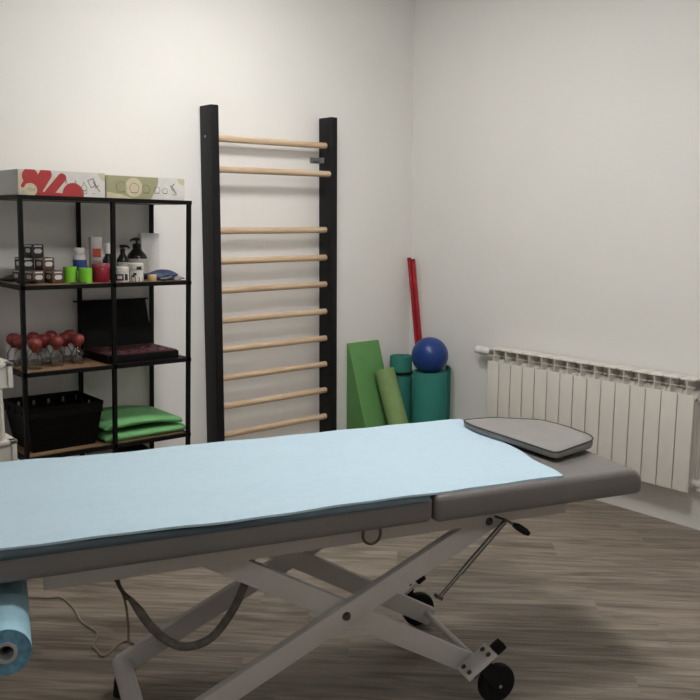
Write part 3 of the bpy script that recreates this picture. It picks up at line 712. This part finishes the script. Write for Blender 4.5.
# cupping glasses with red rubber bulbs
GLASS = mat('clear_glass', (.93, .94, .94), .03, trans=1., ior=1.45, var=0.)
BULB = mat('red_rubber', (.20, .032, .028), .42, var=.08)
cup = empty('cupping_glass', (0, 0, 0), label='glass cupping jar with a red rubber bulb on the third shelf', cat='cupping glass', group='cupping glasses on the third shelf')
MB().lathe([(.0235, 0), (.0255, .002), (.0245, .006), (.0285, .028), (.027, .052), (.017, .072), (.011, .080), (.011, .086), (.0095, .086), (.0095, .079), (.0155, .070), (.025, .051), (.0265, .028), (.0225, .006), (.0235, 0)], n=24).build('glass_cup', GLASS, cup)
bl = MB().lathe([(.012, .076), (.0125, .084), (.017, .090), (.0255, .100), (.0295, .114), (.0275, .128), (.018, .140), (.008, .1435), (0, .144)], n=24).build('rubber_bulb', BULB, cup)
cups = [(-2.468, -.112), (-2.385, -.115), (-2.446, -.295), (-2.373, -.20), (-2.303, -.105), (-2.347, -.275), (-2.278, -.195), (-2.222, -.112), (-2.250, -.262), (-2.463, -.180)]
CUP_PLACE = ['nearest the open shelf end, behind the corner post', 'in the back row by the wall', 'right beside the front corner post', 'in the middle row of its group',
             'in the back row by the wall', 'in the front row between two others', 'in the middle row of its group', 'in the back row by the wall', 'in the front row beside the open black case', 'in the middle row of its group']
for i, (x, y) in enumerate(cups):
    c = cup if i == 0 else copy_tree(cup)
    c.location = (x, y, Z3); c.rotation_euler = (0, 0, i*.7); c.scale = (1, 1, .91)
    c['label'] = 'glass cupping jar with red bulb ' + CUP_PLACE[i]

# open black case
ks = empty('presentation_case', (-1.985, -.20, Z3), label='open black case with its lid raised on the third shelf', cat='case')
CB = mat('black_case', (.004, .004, .004), .6, var=.15, spec=.15)
MB().box((-.172, -.15, 0), (.172, .105, .034), .003).build('case_base', CB, ks)
MB().box((-.166, -.144, .034), (.166, .098, .0385), .001).build('insert', mat('burgundy_insert', (.075, .016, .022), .6, var=.6, scale=45), ks)
cg = MB()
for i in range(7):
    for j in range(3):
        cg.lathe([(.009, 0), (.0105, .0035), (.006, .006), (.003, .0035), (0, .0035)], (-.135+.045*i, -.105+.075*j, .0385), n=10)
cg.build('fitting', mat('dark_fitting', (.10, .07, .07), .3, .3, var=.3), ks, kind='stuff')
MB().prism([(-.172, .098, .036), (.172, .098, .036), (.166, .152, .245), (-.166, .152, .245)], (0, .018, .0), .003).build('case_lid', CB, ks)
MB().box((-.185, .150, .243), (.180, .168, .249), .001).build('lid_edge', CB, ks)

# black basket on lowest visible shelf
bk_ = empty('storage_basket', (-2.345, -.20, Z2), label='black plastic storage basket with a slotted rim on the lower shelf', cat='basket')
BP = mat('black_plastic', (.003, .003, .003), .5, var=.2, spec=.12)
def frus(b, w0, d0, w1, d1, z0, z1, th):
    """four tapered walls"""
    for sx, sy in ((0, -1), (0, 1), (-1, 0), (1, 0)):
        if sx == 0:
            a = [(-w0/2, sy*d0/2, z0), (w0/2, sy*d0/2, z0), (w1/2, sy*d1/2, z1), (-w1/2, sy*d1/2, z1)]; b.prism(a, (0, -sy*th, 0))
        else:
            a = [(sx*w0/2, -d0/2, z0), (sx*w0/2, d0/2, z0), (sx*w1/2, d1/2, z1), (sx*w1/2, -d1/2, z1)]; b.prism(a, (-sx*th, 0, 0))
bw = MB(); frus(bw, .27, .22, .318, .268, .0, .150, .003); bw.box((-.135, -.11, 0), (.135, .11, .004)); bw.build('basket_body', BP, bk_)
rm = MB()
frus(rm, .325, .275, .330, .280, .172, .192, .004)
for sx in (-1, 1):
    for k in range(4): rm.box((sx*.161-.002, -.135+.073*k, .145), (sx*.161+.002, -.135+.073*k+.052, .176))
    for k in range(5):
        if sx > 0: rm.box((-.160+.066*k, .1335, .145), (-.160+.066*k+.052, .1375, .176))
rm.box((-.161, -.1375, .145), (.161, -.1335, .176))
rm.build('slotted_rim', BP, bk_)

# folded green mats
GM = mat('mint_green_foam', (.155, .405, .155), .8, var=.05, scale=10, bump=.1)
def folded(x, y, z, w_, d_, th, bow, rz, label):
    """a soft folded mat: rounded edges, fuller at the fold (-x), bowed so that its far end droops"""
    b = bmesh.new(); NX, NY = 22, 10
    def pt(u, v, sg):
        hx = (1-u)*.5; edge = min(1., (1-max(0, (abs(v)-.88)/.12)**2))**.5 * (min(1, max(0, (u+1)/.10))**.5)
        h = th*(.72+.28*hx)*max(.04, edge)
        mid = th*.5 + bow*(1-(u*.85+.15)**2)*.9 + .25*bow*(v+1)*.5
        if bow == 0: mid = th*.5
        return Vector((w_/2*u, d_/2*v, max(.0005, mid+sg*h/2)))
    U = [2*i/NX-1 for i in range(NX+1)]; V = [-1, -.97, -.93, -.88, -.5, 0, .5, .88, .93, .97, 1]
    T = [[b.verts.new(pt(u, v, 1)) for v in V] for u in U]; B = [[b.verts.new(pt(u, v, -1)) for v in V] for u in U]
    for i in range(NX):
        for j in range(NY):
            b.faces.new((T[i][j], T[i+1][j], T[i+1][j+1], T[i][j+1])); b.faces.new((B[i][j], B[i][j+1], B[i+1][j+1], B[i+1][j]))
    for i in range(NX):
        b.faces.new((B[i][0], B[i+1][0], T[i+1][0], T[i][0])); b.faces.new((T[i][NY], T[i+1][NY], B[i+1][NY], B[i][NY]))
    for j in range(NY):
        b.faces.new((T[0][j], T[0][j+1], B[0][j+1], B[0][j])); b.faces.new((T[NX][j], B[NX][j], B[NX][j+1], T[NX][j+1]))
    m = MB(); m.merge(b); o = m.build('folded_mat', GM, None, 60, label=label, cat='foam mat', group='folded green mats on the lower shelf'); o.location = (x, y, z); o.rotation_euler = (0, 0, math.radians(rz)); return o
folded(-1.985, -.20, Z2, .395, .30, .036, 0, 0, 'mint green folded foam mat lying directly on the lower shelf')
folded(-1.995, -.195, Z2+.036, .385, .30, .032, .026, 2, 'mint green folded foam mat lying on top of the other mat')

# dark bag on the bottom shelf
pouch('sports_bag', .30, .24, .265, mat('black_nylon', (.010, .010, .011), .6, var=.2), (-2.02, -.20, Z1), 0, 'rounded black bag on the lowest shelf', 'bag', 20, 14)

# ------------------------------------------------------------------ white trolley at the left
TRW = mat('trolley_cream_metal', (.60, .575, .52), .45, var=.02)
tr = empty('utility_trolley', (-2.975, -.72, 0), label='cream white trolley with tiered trays beside the shelf', cat='trolley')
def tray(z0, z1):
    b = MB(); w_, d_, th = .45, .30, .004
    b.box((-w_/2, -d_/2, z0), (w_/2, d_/2, z0+th))
    for sy in (-1, 1): b.box((-w_/2, sy*d_/2-.004, z0), (w_/2, sy*d_/2+.004, z1-.012))
    for sx in (-1, 1): b.box((sx*w_/2-.004, -d_/2, z0), (sx*w_/2+.004, d_/2, z1-.012))
    t_ = b.build('tray', TRW, tr, 0)
    r = MB()
    for sy in (-1, 1): r.box((-w_/2-.014, sy*d_/2-.014, z1-.014), (w_/2+.014, sy*d_/2+.014, z1), .003)
    for sx in (-1, 1): r.box((sx*w_/2-.014, -d_/2-.014, z1-.014), (sx*w_/2+.014, d_/2+.014, z1), .003)
    r.box((w_/2-.005, -d_/2-.012, z0), (w_/2+.012, -d_/2+.012, z1), .003); r.box((-w_/2-.012, -d_/2-.012, z0), (-w_/2+.005, -d_/2+.012, z1), .003)
    r.build('tray_rim', TRW, t_)
for z0, z1 in ((.865, .952), (.59, .685), (.20, .295)): tray(z0, z1)
for sx in (-1, 1):
    for sy in (-1, 1):
        MB().tube([(sx*.195, sy*.14, .06), (sx*.195, sy*.14, .95)], .011, 10).build('upright', TRW, tr)
        MB().lathe([(0, -.01), (.024, -.01), (.026, 0), (.024, .01), (0, .01)], (sx*.195, sy*.14, .026), (1, 0, 0), 18).build('caster', BLK, tr)
        MB().box((sx*.195-.013, sy*.14-.01, .03), (sx*.195+.013, sy*.14+.01, .065)).build('caster_fork', STEEL, tr)

# the shelf unit stands slightly out of level: its boards rise towards the trolley, and what stands on them tilts along
TILT, XP, LIFT = .018, -1.785, .003
for ch in sh.children:
    for v in ch.data.vertices:
        if v.co.z > .02: v.co.z += (XP-(v.co.x-ox))*TILT+LIFT
for o in [o for o in COL.objects if o.parent is None]:
    x, y, z = o.location
    if -2.56 < x < -1.74 and y > -.39 and .05 < z < 1.6:
        o.location.z += (XP-x)*TILT+LIFT
        o.rotation_euler = (Matrix.Rotation(TILT, 3, 'Y') @ o.rotation_euler.to_matrix()).to_euler()
